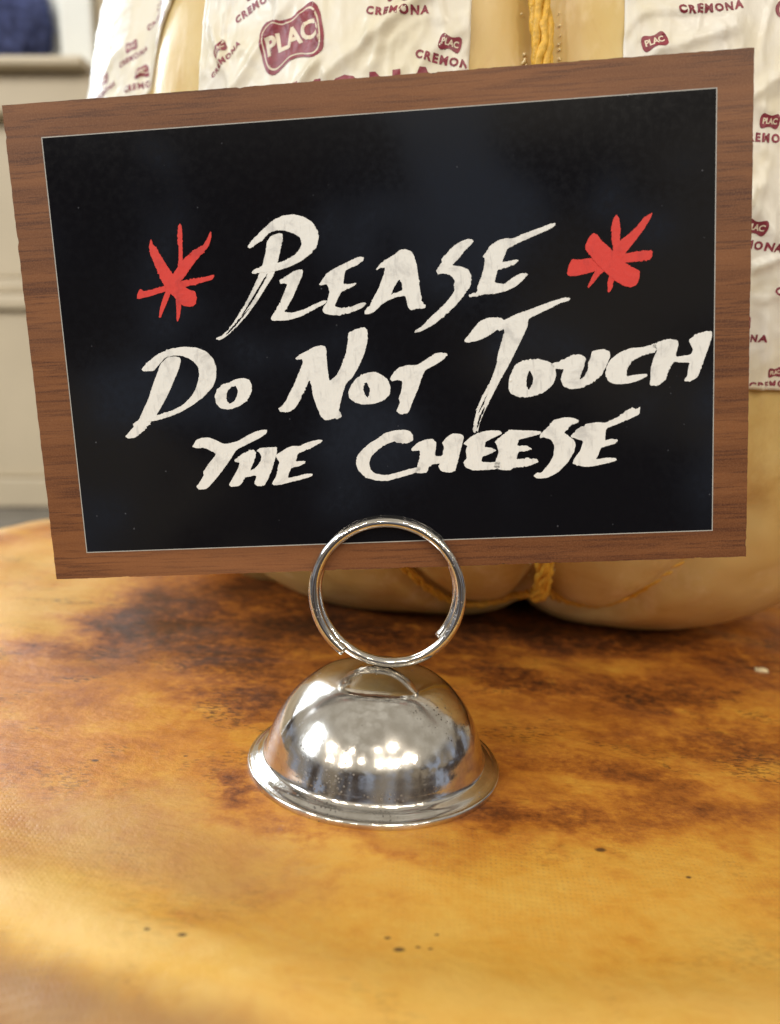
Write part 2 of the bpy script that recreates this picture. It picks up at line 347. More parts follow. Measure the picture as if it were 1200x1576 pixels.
LETTERS = [
  ('star', [[[-3738,1761,-3708,1649,-3654,1614,-3614,1510,-3500,1297,-3418,1164,-3311,1046,-3188,911,-3059,856,-3049,775,-3077,648,-3164,614,-3281,633,-3365,712,-3450,813,-3535,915,-3600,1015,-3668,1194,-3720,1357,-3781,1526,-3787,1631]],[[-2714,1825,-2704,1746,-2756,1601,-2834,1511,-2960,1408,-3071,1288,-3184,1151,-3276,1060,-3367,985,-3461,878,-3499,832,-3553,722,-3643,565,-3694,461,-3727,469,-3702,585,-3643,743,-3572,884,-3495,1057,-3418,1164,-3342,1256,-3211,1401,-3015,1538,-2859,1608,-2785,1698]],[[-3225,1982,-3196,1933,-3207,1707,-3229,1392,-3297,1013,-3325,629,-3363,469,-3402,380,-3427,401,-3412,569,-3404,762,-3392,1083,-3308,1333,-3284,1522,-3284,1775,-3261,1915]],[[-2717,1121,-2717,1083,-2758,1037,-2962,994,-3236,946,-3544,899,-3821,834,-4028,797,-4082,800,-4069,864,-4012,957,-3973,939,-3949,915,-3776,944,-3569,990,-3259,1059,-2989,1076]]]),
  ('star2', [[[3559,1416,3617,1390,3689,1285,3806,1177,3923,1054,4040,932,4186,836,4298,777,4288,656,4244,556,4155,523,4037,553,3890,649,3758,773,3626,912,3524,1034,3437,1155,3432,1228,3484,1340]],[[3928,1680,3971,1626,3994,1510,3984,1339,3977,1196,3937,938,3890,678,3859,534,3805,458,3776,480,3786,626,3808,741,3878,1028,3865,1202,3844,1462,3883,1617]],[[4504,1679,4481,1609,4408,1485,4305,1348,4203,1225,4099,1102,3981,964,3773,831,3654,750,3564,638,3474,550,3459,571,3520,699,3581,813,3834,1031,3983,1267,4101,1346,4247,1466,4364,1602]],[[4501,1084,4495,992,4451,937,4245,925,4010,919,3774,860,3536,801,3298,756,3150,759,3130,824,3167,939,3213,1023,3332,1008,3480,1022,3775,1034,4070,1060,4305,1090]]]),
  ('P', [[[-1577,1725,-1513,1699,-1511,1637,-1563,1452,-1640,1205,-1727,1020,-1873,837,-2021,638,-2223,408,-2422,224,-2602,87,-2707,38,-2773,54,-2764,80,-2667,107,-2504,245,-2373,416,-2242,586,-2108,802,-1993,1003,-1896,1188,-1812,1435,-1784,1591,-1711,1680],[-1801,1094,-1844,995,-2068,682,-2289,418,-2350,363,-2260,487,-2062,752,-1887,997],[-2134,564,-2310,361,-2528,158,-2613,111,-2488,241,-2321,400]],[[-2112,1532,-2045,1622,-1869,1768,-1660,1926,-1492,1994,-1312,2004,-1136,1956,-996,1855,-923,1726,-911,1601,-956,1463,-1061,1360,-1215,1259,-1418,1176,-1620,1124,-1753,1110,-1919,1107,-2053,1095,-2078,1110,-2031,1164,-1895,1204,-1711,1234,-1544,1262,-1374,1331,-1254,1418,-1197,1524,-1222,1635,-1332,1704,-1476,1760,-1623,1768,-1707,1742,-1793,1685,-1865,1611,-1967,1564,-2047,1512,-2087,1505]]]),
  ('L', [[[-1615,966,-1495,1022,-1374,1095,-1274,1120,-1209,1101,-1232,1007,-1307,869,-1403,683,-1495,545,-1569,443,-1437,423,-1235,466,-1065,537,-896,598,-837,588,-867,542,-1036,471,-1242,370,-1445,317,-1579,302,-1778,313,-1810,337,-1790,384,-1680,523,-1566,724,-1487,895,-1536,914,-1603,902]]]),
  ('E', [[[-946,864,-885,940,-814,1031,-679,1102,-511,1171,-344,1239,-229,1267,-181,1245,-190,1199,-285,1142,-501,1060,-522,982,-547,842,-433,835,-334,852,-325,829,-403,786,-570,732,-641,641,-716,486,-586,453,-421,470,-287,520,-195,524,-183,498,-259,435,-426,381,-626,337,-790,352,-888,383,-924,433,-897,496,-844,557,-785,713,-795,808,-825,858,-941,842]]]),
  ('A', [[[10,1046,89,1136,239,1221,355,1282,422,1335,504,1345,599,1309,644,1244,686,1101,707,849,729,628,755,469,817,418,783,378,653,379,554,353,509,419,483,578,468,595,337,587,172,532,71,474,-49,370,-133,333,-215,331,-222,379,-109,484,-89,547,35,730,128,945,166,1053,102,1072,29,1039],[384,868,429,802,433,682,341,656,235,630,297,747]]]),
  ('S', [[[1612,1434,1633,1396,1593,1352,1478,1257,1394,1153,1262,1036,1421,1012,1531,959,1582,846,1555,707,1453,556,1302,391,1101,228,917,94,701,0,596,-16,621,30,738,88,840,194,1008,328,1159,462,1261,582,1295,643,1282,723,1301,800,1240,882,1129,919,1032,909,1002,958,1036,1018,1104,1102,1090,1140,1173,1228,1306,1344,1436,1414,1532,1439]]]),
  ('E', [[[1771,1146,1844,1235,1910,1324,2039,1393,2166,1416,2277,1403,2420,1462,2642,1525,2863,1594,2957,1607,2956,1567,2861,1512,2640,1434,2385,1341,2178,1255,2127,1141,2076,1036,2188,1051,2331,1073,2356,1050,2281,993,2153,954,2009,925,1974,808,1955,722,2114,691,2212,764,2341,834,2468,849,2499,825,2418,736,2304,649,2143,580,1950,544,1758,545,1628,515,1532,514,1527,558,1630,578,1670,600,1666,670,1734,807,1788,975,1808,1113]]]),
  ('D', [[[-3509,-193,-3426,-214,-3413,-264,-3461,-410,-3584,-636,-3709,-863,-3889,-1123,-4066,-1335,-4218,-1463,-4349,-1549,-4472,-1554,-4520,-1518,-4463,-1469,-4347,-1356,-4359,-1304,-4248,-1242,-4143,-1061,-4039,-881,-3927,-619,-3843,-457,-3777,-311,-3647,-202]],[[-4118,-384,-3996,-267,-3813,-145,-3600,-67,-3358,-36,-3123,-65,-2959,-139,-2851,-259,-2806,-410,-2829,-607,-2891,-736,-3059,-895,-3277,-1035,-3493,-1142,-3707,-1216,-3920,-1264,-4025,-1276,-4130,-1281,-4091,-1232,-3947,-1181,-3664,-1117,-3448,-1026,-3281,-884,-3182,-739,-3112,-526,-3118,-394,-3178,-309,-3274,-238,-3389,-189,-3508,-177,-3681,-201,-3776,-295,-3908,-421,-4080,-419]]]),
  ('o', [[[-2614,-683,-2490,-630,-2353,-614,-2255,-651,-2217,-736,-2231,-868,-2315,-997,-2459,-1090,-2634,-1138,-2786,-1115,-2864,-1021,-2871,-903,-2809,-773,-2718,-705],[-2568,-752,-2492,-739,-2465,-823,-2487,-922,-2556,-1018,-2626,-1042,-2672,-980,-2672,-896,-2642,-815]]]),
  ('N', [[[-1439,-331,-1351,-270,-1214,-212,-1093,-154,-976,-137,-904,-163,-905,-342,-893,-571,-880,-742,-758,-659,-666,-517,-570,-294,-526,-102,-507,52,-433,70,-382,100,-299,111,-232,124,-186,73,-188,-88,-256,-310,-350,-500,-477,-690,-600,-798,-658,-943,-720,-1139,-743,-1237,-709,-1338,-735,-1380,-852,-1381,-988,-1402,-1068,-1321,-1124,-1153,-1180,-968,-1187,-819,-1219,-702,-1307,-863,-1403,-1040,-1497,-1168,-1602,-1230,-1755,-1223,-1791,-1161,-1731,-1131,-1639,-1029,-1581,-916,-1486,-772,-1408,-611,-1310,-403,-1323,-347,-1408,-359]]]),
  ('o', [[[-518,-835,-411,-709,-275,-644,-107,-617,22,-682,117,-768,154,-884,138,-1015,33,-1108,-136,-1159,-337,-1163,-468,-1117,-554,-1047,-568,-948],[-243,-790,-198,-884,-203,-982,-241,-1056,-293,-977,-311,-878,-284,-814]]]),
  ('T', [[[151,-753,222,-643,325,-567,458,-541,622,-549,757,-475,925,-371,1023,-360,1121,-374,1136,-407,1051,-490,883,-579,750,-637,695,-748,621,-940,512,-1164,437,-1341,320,-1359,239,-1309,259,-1251,303,-1154,283,-1087,339,-959,363,-803,282,-776,182,-794]]]),
  ('T', [[[1425,-179,1532,-58,1685,115,1834,168,2017,169,2096,111,2273,192,2530,267,2822,358,3076,423,3177,410,3165,375,3002,331,2747,220,2490,115,2468,-17,2372,-211,2257,-423,2141,-636,1986,-886,1829,-1174,1710,-1392,1629,-1576,1598,-1717,1569,-1686,1556,-1730,1527,-1722,1514,-1664,1549,-1497,1592,-1349,1681,-1130,1838,-879,1958,-572,1952,-535,1981,-409,2042,-230,2103,-34,1937,-61,1824,-128,1675,-192,1490,-223,1435,-209],[1721,-1281,1625,-1471,1574,-1648,1588,-1668,1650,-1502,1726,-1341],[1788,-1061,1669,-1278,1612,-1406,1643,-1374,1715,-1243]],[[1722,-1125,1648,-1225,1593,-1320,1573,-1349,1615,-1336,1677,-1242,1732,-1162]]]),
  ('o', [[[2252,-623,2400,-558,2621,-543,2803,-596,2910,-693,2926,-840,2868,-984,2719,-1106,2533,-1163,2311,-1168,2165,-1098,2130,-1004,2154,-820],[2488,-720,2548,-840,2538,-950,2469,-1057,2427,-981,2438,-834]]]),
  ('u', [[[2838,-635,2985,-606,3095,-557,3206,-508,3351,-508,3415,-573,3384,-717,3328,-842,3316,-933,3401,-864,3457,-739,3451,-647,3495,-577,3515,-469,3606,-449,3714,-443,3804,-484,3814,-575,3748,-717,3674,-859,3527,-980,3343,-1062,3160,-1072,3033,-1011,2998,-917,3025,-809,3056,-737,2965,-732,2892,-710]]]),
  ('c', [[[3728,-862,3748,-735,3821,-612,3967,-511,4147,-448,4363,-441,4489,-411,4560,-386,4560,-534,4363,-567,4182,-648,4091,-771,4072,-908,4217,-886,4398,-877,4427,-907,4289,-981,4108,-1026,3890,-1027,3782,-974]]]),
  ('H', [[[4489,-429,4614,-364,4757,-328,4900,-361,4918,-434,4865,-629,5115,-605,5150,-517,5078,-370,5184,-286,5326,-240,5450,-240,5451,-336,5382,-547,5295,-795,5225,-972,5117,-1039,5010,-1027,5063,-928,5080,-802,5098,-731,4937,-723,4847,-700,4776,-805,4704,-1001,4578,-1086,4452,-1072,4470,-935,4470,-790,4524,-611,4578,-506]]]),
  ('T', [[[-3346,-1751,-3267,-1636,-3160,-1600,-3039,-1602,-2923,-1651,-2791,-1725,-2704,-1722,-2529,-1686,-2350,-1592,-2227,-1541,-2105,-1512,-2009,-1513,-2024,-1573,-2150,-1652,-2327,-1728,-2576,-1836,-2693,-2001,-2846,-2183,-2999,-2348,-3151,-2497,-3291,-2508,-3339,-2455,-3262,-2371,-3182,-2254,-3195,-2202,-3078,-2053,-2926,-1896,-2991,-1852,-3123,-1778,-3296,-1771]]]),
  ('H', [[[-2624,-2011,-2515,-1941,-2371,-1862,-2267,-1850,-2230,-1902,-2263,-2019,-2364,-2213,-2275,-2172,-2183,-2091,-2139,-1974,-2169,-1905,-2217,-1869,-2163,-1827,-2025,-1819,-1861,-1817,-1859,-1884,-1903,-2018,-1987,-2236,-2067,-2386,-2125,-2476,-2247,-2488,-2305,-2435,-2251,-2310,-2284,-2292,-2389,-2315,-2459,-2319,-2519,-2419,-2574,-2468,-2714,-2480,-2752,-2437,-2666,-2310,-2567,-2160,-2532,-2059,-2610,-2046]]]),
  ('E', [[[-1898,-1960,-1792,-1904,-1685,-1841,-1581,-1812,-1479,-1823,-1305,-1757,-1133,-1724,-1059,-1734,-1075,-1767,-1208,-1835,-1347,-1890,-1505,-1950,-1548,-2084,-1462,-2077,-1374,-2085,-1397,-2124,-1503,-2171,-1623,-2183,-1680,-2265,-1705,-2367,-1548,-2339,-1375,-2302,-1266,-2310,-1282,-2350,-1449,-2394,-1658,-2437,-1832,-2474,-1954,-2483,-1992,-2447,-1908,-2324,-1862,-2173,-1838,-2072,-1868,-2019]]]),
  ('C', [[[497,-1720,493,-1803,424,-1850,307,-1851,224,-1841,176,-1805,5,-1865,-134,-1959,-240,-2055,-280,-2172,-253,-2291,-155,-2363,12,-2387,217,-2345,421,-2292,522,-2280,606,-2270,593,-2327,484,-2373,280,-2425,41,-2483,-161,-2475,-360,-2405,-472,-2282,-506,-2162,-482,-2045,-385,-1932,-244,-1820,-123,-1759,16,-1665,185,-1623,352,-1620,450,-1651]]]),
  ('H', [[[455,-1954,565,-1853,708,-1807,831,-1795,891,-1868,854,-2095,977,-2100,1018,-1944,986,-1872,1059,-1787,1167,-1722,1306,-1735,1363,-1783,1316,-1939,1255,-2148,1195,-2364,1071,-2388,949,-2354,906,-2274,936,-2222,813,-2228,758,-2268,701,-2372,595,-2378,507,-2357,547,-2259,588,-2119,612,-1986,471,-1990]]]),
  ('E', [[[1341,-1905,1478,-1788,1619,-1725,1794,-1698,1967,-1706,2010,-1760,1895,-1807,1719,-1887,1698,-1973,1819,-1996,1905,-2042,1781,-2100,1658,-2137,1638,-2227,1812,-2242,1952,-2230,1948,-2354,1703,-2368,1493,-2363,1372,-2312,1333,-2222,1395,-2154,1383,-2012,1420,-1944]]]),
  ('E', [[[1875,-1893,1999,-1794,2140,-1696,2312,-1721,2484,-1729,2656,-1754,2648,-1795,2482,-1833,2274,-1876,2254,-1980,2409,-1980,2505,-2044,2407,-2074,2268,-2079,2230,-2207,2404,-2197,2577,-2215,2603,-2269,2436,-2332,2192,-2346,2121,-2389,1982,-2380,1844,-2332,1883,-2210,1939,-2071,1908,-1947]]]),
  ('S', [[[2638,-1805,2760,-1690,2866,-1573,3037,-1536,3174,-1543,3286,-1593,3275,-1633,3138,-1672,3033,-1806,3168,-1881,3229,-1988,3199,-2126,3093,-2296,2918,-2465,2743,-2546,2569,-2549,2511,-2501,2572,-2450,2641,-2460,2747,-2352,2854,-2181,2874,-2007,2825,-1901,2723,-1861,2637,-1858]]]),
  ('E', [[[3135,-1862,3273,-1730,3445,-1652,3615,-1642,3734,-1658,3922,-1570,4091,-1458,4176,-1418,4209,-1454,4294,-1423,4287,-1536,4158,-1598,3955,-1675,3733,-1751,3714,-1957,3817,-1927,3936,-1957,3884,-2010,3713,-2055,3645,-2076,3592,-2213,3557,-2264,3746,-2244,3882,-2253,3916,-2290,3779,-2333,3573,-2369,3401,-2387,3230,-2355,3169,-2307,3215,-2214,3302,-2113,3356,-1942,3220,-1901]]]),
]
# ------------------------------------------------------------------ setting: wall with window behind, counter
WY = .90
wall = thing('panelled_wall', 'cream painted wall panelling with mouldings under the bright window', 'wall', (-.4, WY, -.12))
def wbox(name, x0, x1, y0, y1, z0, z1, m, parent, bev=.003): return box(name, x0+.4, x1+.4, y0-WY, y1-WY, z0+.12, z1+.12, m, parent, bev)
wbox('plinth', -1.4, 1.2, WY-.012, WY+.06, -.12, -.085, M['wall'], wall)
wbox('lower_panel', -1.4, 1.2, WY, WY+.06, -.0845, .113, M['wall'], wall)
wbox('moulding', -1.4, 1.2, WY-.014, WY+.06, .1135, .132, M['wall'], wall, .006)
wbox('moulding', -1.4, 1.2, WY-.006, WY+.06, .1325, .150, M['wall'], wall, .005)
wbox('upper_panel', -1.4, 1.2, WY, WY+.06, .1505, .322, M['wall'], wall)
wbox('apron', -1.4, 1.2, WY-.03, WY+.06, .3225, .364, M['wall'], wall, .006)
wbox('wall_face', -.325, 1.2, WY-.002, WY+.06, .3745, 1.3, M['wall'], wall)
win = thing('window', 'bright window with white frame above the cream panelling, behind the cheeses', 'window', (-.7, WY, .35))
def wnb(name, x0, x1, y0, y1, z0, z1, m, bev=.003): return box(name, x0+.7, x1+.7, y0-WY, y1-WY, z0-.35, z1-.35, m, win, bev)
wnb('sill', -1.4, -.3255, WY-.055, WY+.10, .3645, .374, M['wall'], .003)
wnb('window_frame', -.362, -.3255, WY-.012, WY+.06, .3745, 1.3, M['sillm'])
wnb('sash', -.3925, -.3625, WY+.02, WY+.06, .3745, 1.3, M['sillm'])
wnb('sash', -1.4, -.393, WY+.024, WY+.058, .3745, .386, M['sillm'])
wnb('glass_pane', -1.4, -.393, WY+.038, WY+.042, .3865, 1.3, M['glass'], 0)
sky = mesh('sky', [(-5,3.2,-.5),(3,3.2,-.5),(3,3.2,4),(-5,3.2,4)], [(0,1,2,3)], M['sky']); sky['kind'] = 'structure'
ct = box('counter', -1.4, 1.2, -.25, WY-.0125, -.16, -.1205, M['counter'], None, .004); ct['kind'] = 'structure'

# dark blue fuzzy bundle on the sill
rnd = random.Random(5)
bm = bmesh.new(); bmesh.ops.create_icosphere(bm, subdivisions=5, radius=1)
base = []
for v in bm.verts:
    n = v.co.normalized(); k = 1 + .10*noise.noise(n*2.2+Vector((3,1,2))) + .05*noise.noise(n*6)
    v.co = Vector((n.x*.088*k, n.y*.035*k, max(n.z, -.75)*.060*k))
    base.append((v.co.copy(), n))
bl = from_bm('plush_bundle', bm, M['blue'], None, True)
bl.location = (-.462, WY+.004, .4220)
tag(bl, 'dark blue fuzzy bundle on the white window sill at upper left', 'plush toy')
V = []; Fc = []
for i in range(9000):
    p, n = rnd.choice(base); q = p + Vector((rnd.uniform(-1,1), rnd.uniform(-1,1), rnd.uniform(-1,1)))*.002
    if q.z < -.044: continue
    tip = q + (n + Vector((rnd.uniform(-.5,.5), rnd.uniform(-.5,.5), rnd.uniform(-.5,.3))))*rnd.uniform(.003,.007)
    s = n.orthogonal().normalized()*.0005; k = len(V); V += [q-s, q+s, tip]; Fc.append((k, k+1, k+2))
fz = mesh('fuzz', V, Fc, M['blue'], bl, False); fz['kind'] = 'stuff'

# ------------------------------------------------------------------ the aged cheese wheel everything stands on
WC = Vector((.019, .106, 0)); WR = .1825
def wheel_z(r, a, x, y):
    d = math.hypot(x, y)
    f = min(1, max(0, (d-.03)/.05))
    p = Vector((x, y, 0))
    z = f*(.0011*noise.noise(p*22) + .0005*noise.noise(p*70+Vector((4,4,4))))
    z += .0006*math.exp(-((r-.1635)/.0055)**2)                    # raised lip
    z += -.0004*math.exp(-((r-.151)/.009)**2)
    return z
V = []; Fc = []; seg = 360
rings = [.002+ i*(.145-.002)/110 for i in range(111)] + [.145+.0008*i for i in range(1, 28)]
prof = [(r, 0.) for r in rings]
r0 = rings[-1]
for i in range(1, 15):
    a = math.pi/2*i/14; prof.append((r0 + (WR-r0)*math.sin(a)**.9, -.024*(1-math.cos(a))**.95))
for i in range(1, 16): prof.append((WR + .004*math.sin(math.pi*i/16), -.024-.0045*i))
prof.append((WR-.012, -.109)); prof.append((WR-.03, -.113))
for i, (r, z) in enumerate(prof):
    for k in range(seg):
        a = 2*math.pi*k/seg; rr = r*(1+.006*noise.noise(Vector((math.cos(a)*1.5, math.sin(a)*1.5, 3)))*min(1, r/.2))
        x, y = WC.x+rr*math.cos(a), WC.y+rr*math.sin(a)
        V.append((x, y, z + wheel_z(r, a, x, y)))
for i in range(len(prof)-1):
    for k in range(seg):
        a = i*seg+k; b = i*seg+(k+1) % seg; Fc.append((a, a+seg, b+seg, b))
Fc.append(tuple(range(seg)))
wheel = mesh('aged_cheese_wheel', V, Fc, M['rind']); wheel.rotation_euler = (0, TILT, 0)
tag(wheel, 'big aged cheese wheel with orange and brown stained rind under the sign holder', 'cheese')

# ------------------------------------------------------------------ sign holder: domed foot with a double wire ring
holder = thing('sign_holder', 'small chrome sign holder with domed foot and double wire ring', 'sign holder', (-.003, 0, 0), (0, TILT, 0))
P = smooth_prof([(.0002,.01885),(.0035,.01865),(.0070,.0180),(.0105,.0168),(.0135,.0146),(.0162,.0116),(.0181,.0083),(.0191,.0056),(.0196,.0040)], 6)
P += smooth_prof([(.0198,.0032),(.0201,.0026),(.0206,.0023),(.0213,.0020),(.0220,.00155),(.0225,.00135),(.0227,.00130),(.02290,.0010),(.0229,.0005),(.0227,.0001),(.0215,.0001)], 4)
def dw(v):
    return v + Vector((0, 0, .00012*noise.noise(v*180)))
lathe('domed_foot', P, M['chrome'], holder, 160, dw)
# ring, built square to the sign that it grips
SC = Vector((-.00187844, .00118733, .07715801))
SR = Vector((.99627287, -.06884331, .05197077)); SU = Vector((-.050115, .02841586, .99833913)); SN = SR.cross(SU)   # SN faces the camera
RW, RR, PITCH = .00092, .01290, .0026
rc = Vector((-.00045, 0, .03240))
hinv = (Matrix.Translation((-.003, 0, 0)) @ Matrix.Rotation(TILT, 4, 'Y')).inverted()
if SN.y > 0: SN = -SN
signz = (SC - rc).dot(SN)       # offset of the sign plane from the ring centre along SN
pts = []; n = 240; a0, a1 = R_(231), R_(315-720)
for i in range(n+1):
    a = a0 + (a1-a0)*i/n; swept = math.degrees(a0-a)
    f = min(1, max(0, (swept-255)/130)); f = f*f*(3-2*f)
    off = signz + PITCH*(.5 - f)
    rr = RR*(1 - .012*f - .035*max(0, (swept-420)/216))
    p = rc + SR*(rr*math.cos(a)) + SU*(rr*math.sin(a)) + SN*off
    pts.append(hinv @ p)
tube('wire_ring', pts, RW, M['wire'], holder, 20)
# solder blob where the ring sits on the foot
bm = bmesh.new(); bmesh.ops.create_icosphere(bm, subdivisions=3, radius=1)
for v in bm.verts:
    k = 1+.06*noise.noise(v.co*1.5); v.co = Vector((v.co.x*.0018*k+.0005, v.co.y*.0009*k+.0002, v.co.z*.0003*k+.0186))
from_bm('solder_joint', bm, M['chrome'], holder, True)

# ------------------------------------------------------------------ the sign
SM = Matrix((SR, -SN, SU)).transposed().to_4x4(); SM.translation = SC    # local x right, local y away from viewer, local z up
sign = thing('table_sign', 'black table sign with wood grain border, hand painted please do not touch the cheese', 'sign')
sign.matrix_world = SM
W2, H2 = .06051, .04029
IX0, IX1, IZ0, IZ1 = -.05444, .05497, -.03564, .03490
def jitter_rect(x0, x1, z0, z1, step, amp, seed):
    r = random.Random(seed); P = []
    def edge(a, b):
        n = max(1, int((Vector(b)-Vector(a)).length/step))
        for i in range(n):
            f = i/n; x = a[0]+(b[0]-a[0])*f; z = a[1]+(b[1]-a[1])*f
            e = noise.noise(Vector((x*900, z*900, seed)))*amp
            if r.random() < .035 and i: e -= amp*2.5
            nx, nz = (1 if x > 0 else -1), (1 if z > 0 else -1)
            P.append((x + (nx*e if a[0] == b[0] else 0), z + (nz*e if a[1] == b[1] else 0)))
    edge((x0,z0),(x1,z0)); edge((x1,z0),(x1,z1)); edge((x1,z1),(x0,z1)); edge((x0,z1),(x0,z0)); return P
def plate(name, loops, y0, y1, m, parent, matm=None):
    """loops: outer loop and holes in (x,z); faces at y0 (front) back to y1"""
    vs = [[Vector((x, z, 0)) for x, z in L] for L in loops]
    tris = geometry.tessellate_polygon(vs); flat = [p for L in vs for p in L]; N = len(flat)
    V = [(p.x, y0, p.y) for p in flat] + [(p.x, y1, p.y) for p in flat]
    def ar(t): a, b, c = (flat[i] for i in t); return (b-a).cross(c-a).z
    F = []
    for t in tris:
        t = t if ar(t) > 0 else t[::-1]
        F.append(tuple(t)); F.append(tuple(i+N for i in t[::-1]))
    o = 0
    for k, L in enumerate(vs):
        n = len(L); A = sum(L[i].x*L[(i+1) % n].y-L[(i+1) % n].x*L[i].y for i in range(n))
        ccw = (A > 0) == (k == 0)
        for i in range(n):
            a, b = o+i, o+(i+1) % n
            F.append((b, a, a+N, b+N) if ccw else (a, b, b+N, a+N))
        o += n
    return V, F
core = jitter_rect(-W2+.0001, W2-.0001, -H2+.0001, H2-.0001, .0012, .00006, 3)
v, f = plate('', [core], -.00020, .00030, None, None); mesh('backing_board', v, f, M['core'], sign, False)
inner = [(IX0,IZ0),(IX1,IZ0),(IX1,IZ1),(IX0,IZ1)]
v, f = plate('', [jitter_rect(-W2, W2, -H2, H2, .0008, .00009, 8), inner], -.00030, -.00021, None, None); mesh('wood_grain_border', v, f, M['wood'], sign, False)
lw = .00016
v, f = plate('', [[(IX0+1e-5,IZ0+1e-5),(IX1-1e-5,IZ0+1e-5),(IX1-1e-5,IZ1-1e-5),(IX0+1e-5,IZ1-1e-5)], [(IX0+lw,IZ0+lw),(IX1-lw,IZ0+lw),(IX1-lw,IZ1-lw),(IX0+lw,IZ1-lw)]], -.00029, -.00021, None, None); mesh('key_line', v, f, M['line'], sign, False)
lw += 1e-5
v, f = plate('', [[(IX0+lw,IZ0+lw),(IX1-lw,IZ0+lw),(IX1-lw,IZ1-lw),(IX0+lw,IZ1-lw)]], -.00028, -.00021, None, None); mesh('black_panel', v, f, M['black'], sign, False)
def roughen(L, seed):
    """round the traced corners a little, then give the brush edge its raggedness"""
    q = [(L[i]/1e5, L[i+1]/1e5) for i in range(0, len(L), 2)]; n = len(q); out = []
    for i in range(n):
        a, b = q[i], q[(i+1) % n]; d = math.dist(a, b)
        k = .13 if d > .0004 else .18
        out.append((a[0]*(1-k)+b[0]*k, a[1]*(1-k)+b[1]*k)); out.append((a[0]*k+b[0]*(1-k), a[1]*k+b[1]*(1-k)))
    q = out; out = []; n = len(q)
    for i in range(n):
        a, b = q[i], q[(i+1) % n]; d = math.dist(a, b); m_ = max(1, int(d/.00016))
        for j in range(m_):
            f = j/m_; x = a[0]*(1-f)+b[0]*f; z = a[1]*(1-f)+b[1]*f
            w_ = 1 + 2.2*max(0, noise.noise(Vector((x*420, z*420, seed+.5)))*2); e1 = (noise.noise(Vector((x*2600, z*2600, seed)))*.00005 + noise.noise(Vector((x*6000, z*6000, seed)))*.00004)*w_; e2 = (noise.noise(Vector((x*2600+9, z*2600+5, seed)))*.00005 + noise.noise(Vector((x*6000+9, z*6000+5, seed)))*.00004)*w_
            out.append((x+e1, z+e2))
    return out
k = 0
for ch, strokes in LETTERS:
    V = []; F = []
    for j, loops in enumerate(strokes):
        k += 1
        v, f = plate('', [roughen(L, k+3*i) for i, L in enumerate(loops)], -.00036-.00003*(len(strokes)-1-j if ch.startswith('star') else j), -.00027, None, None)
        o = len(V); V += v; F += [tuple(i+o for i in t) for t in f]
    st = ch.startswith('star')
    ob = mesh('painted_star' if st else 'painted_letter', V, F, M['red' if st else 'white'], sign, False)
    ob['label'] = ('red painted star of crossed strokes, %s of the word please' % ('left' if ch == 'star' else 'right')) if st else 'cream white brush painted letter ' + ch.upper()
# ------------------------------------------------------------------ the big provolone in its strings and printed paper
PB = Vector((CX, CY, -.006))
prov = thing('provolone_cheese', 'large roped provolone in waxed paper printed PLAC CREMONA, behind the sign', 'cheese', PB)
def S(adeg, t, off=0.): return Vector(SP(math.radians(adeg), t, off)) - PB
def seg_d(px, py, x0, y0, x1, y1):
    dx, dy = x1-x0, y1-y0; f = max(0, min(1, ((px-x0)*dx+(py-y0)*dy)/(dx*dx+dy*dy)))
    return math.hypot(px-x0-dx*f, py-y0-dy*f), f
# paths of the net of string low on the belly, as (azimuth, height)
BR = [[(-1.5,.235),(-4,.200),(-8,.196),(-14,.208),(-19.5,.261),(-24,.31),(-30,.40)], [(-1.5,.235),(2,.205),(6,.203),(10.5,.212),(14.5,.27),(17,.305)]]
BR = [smooth_prof(b, 4) for b in BR]
def branch_d(a, t):
    a = (a+180) % 360-180
    if abs(a) > 40: return 1
    return min(seg_d(a*.0021, t*.36, p[0]*.0021, p[1]*.36, q[0]*.0021, q[1]*.36)[0] for b in BR for p, q in zip(b, b[1:]))
V = []; Fc = []; NA, NT_ = 480, 280
for j in range(NT_+1):
    t = .001 + (.998)*j/NT_
    for i in range(NA):
        a = 360*i/NA; p = S(a, t)
        d = .0006*noise.noise(p*40) + .0003*noise.noise(p*130)
        if .1 < t < .5: d -= .0036*math.exp(-(branch_d(a, t)/.0042)**2)
        V.append(S(a, t, d))
for j in range(NT_):
    for i in range(NA):
        a = j*NA+i; b = j*NA+(i+1) % NA; Fc.append((a, b, b+NA, a+NA))
Fc.append(tuple(range(NA))[::-1]); Fc.append(tuple(range(NT_*NA, NT_*NA+NA)))
mesh('cheese_body', V, Fc, M['wax'], prov)

def strand_rope(name, path, rad, strands, turns, amp=.0003, seed=1):
    """path(f) -> (point, outward normal) ; twisted strands in one mesh"""
    V = []; F = []; n = int(max(turns*26, 130))
    cen = [path(i/n) for i in range(n+1)]
    for s in range(strands):
        pts = []
        for i, (p, nn) in enumerate(cen):
            tg = (cen[min(i+1, n)][0]-cen[max(i-1, 0)][0]).normalized(); bb = tg.cross(nn).normalized()
            a = 2*math.pi*(s/strands + turns*i/n) + 1.3*noise.noise(p*90+Vector((seed, 0, 0)))
            w_ = 1 + .35*noise.noise(p*220+Vector((0, seed, s)))
            pts.append(p + (nn*math.cos(a)*.7 + bb*math.sin(a)*1.15)*rad*w_ + Vector((noise.noise(p*500+Vector((s,0,0))), 0, noise.noise(p*500+Vector((0,s,7)))))*amp)
        v, f = tube(None, pts, [rad*(.78+.28*noise.noise(p*700+Vector((s*3,0,0)))) for p in pts], None, None, 9)
        o = len(V); V += v; F += [tuple(i+o for i in q) for q in f]
    return mesh(name, V, F, M['rope'], prov)
def on_skin(a, t, lift):
    p = S(a, t, lift); q = S(a, t, lift+.002); return p, (q-p).normalized()
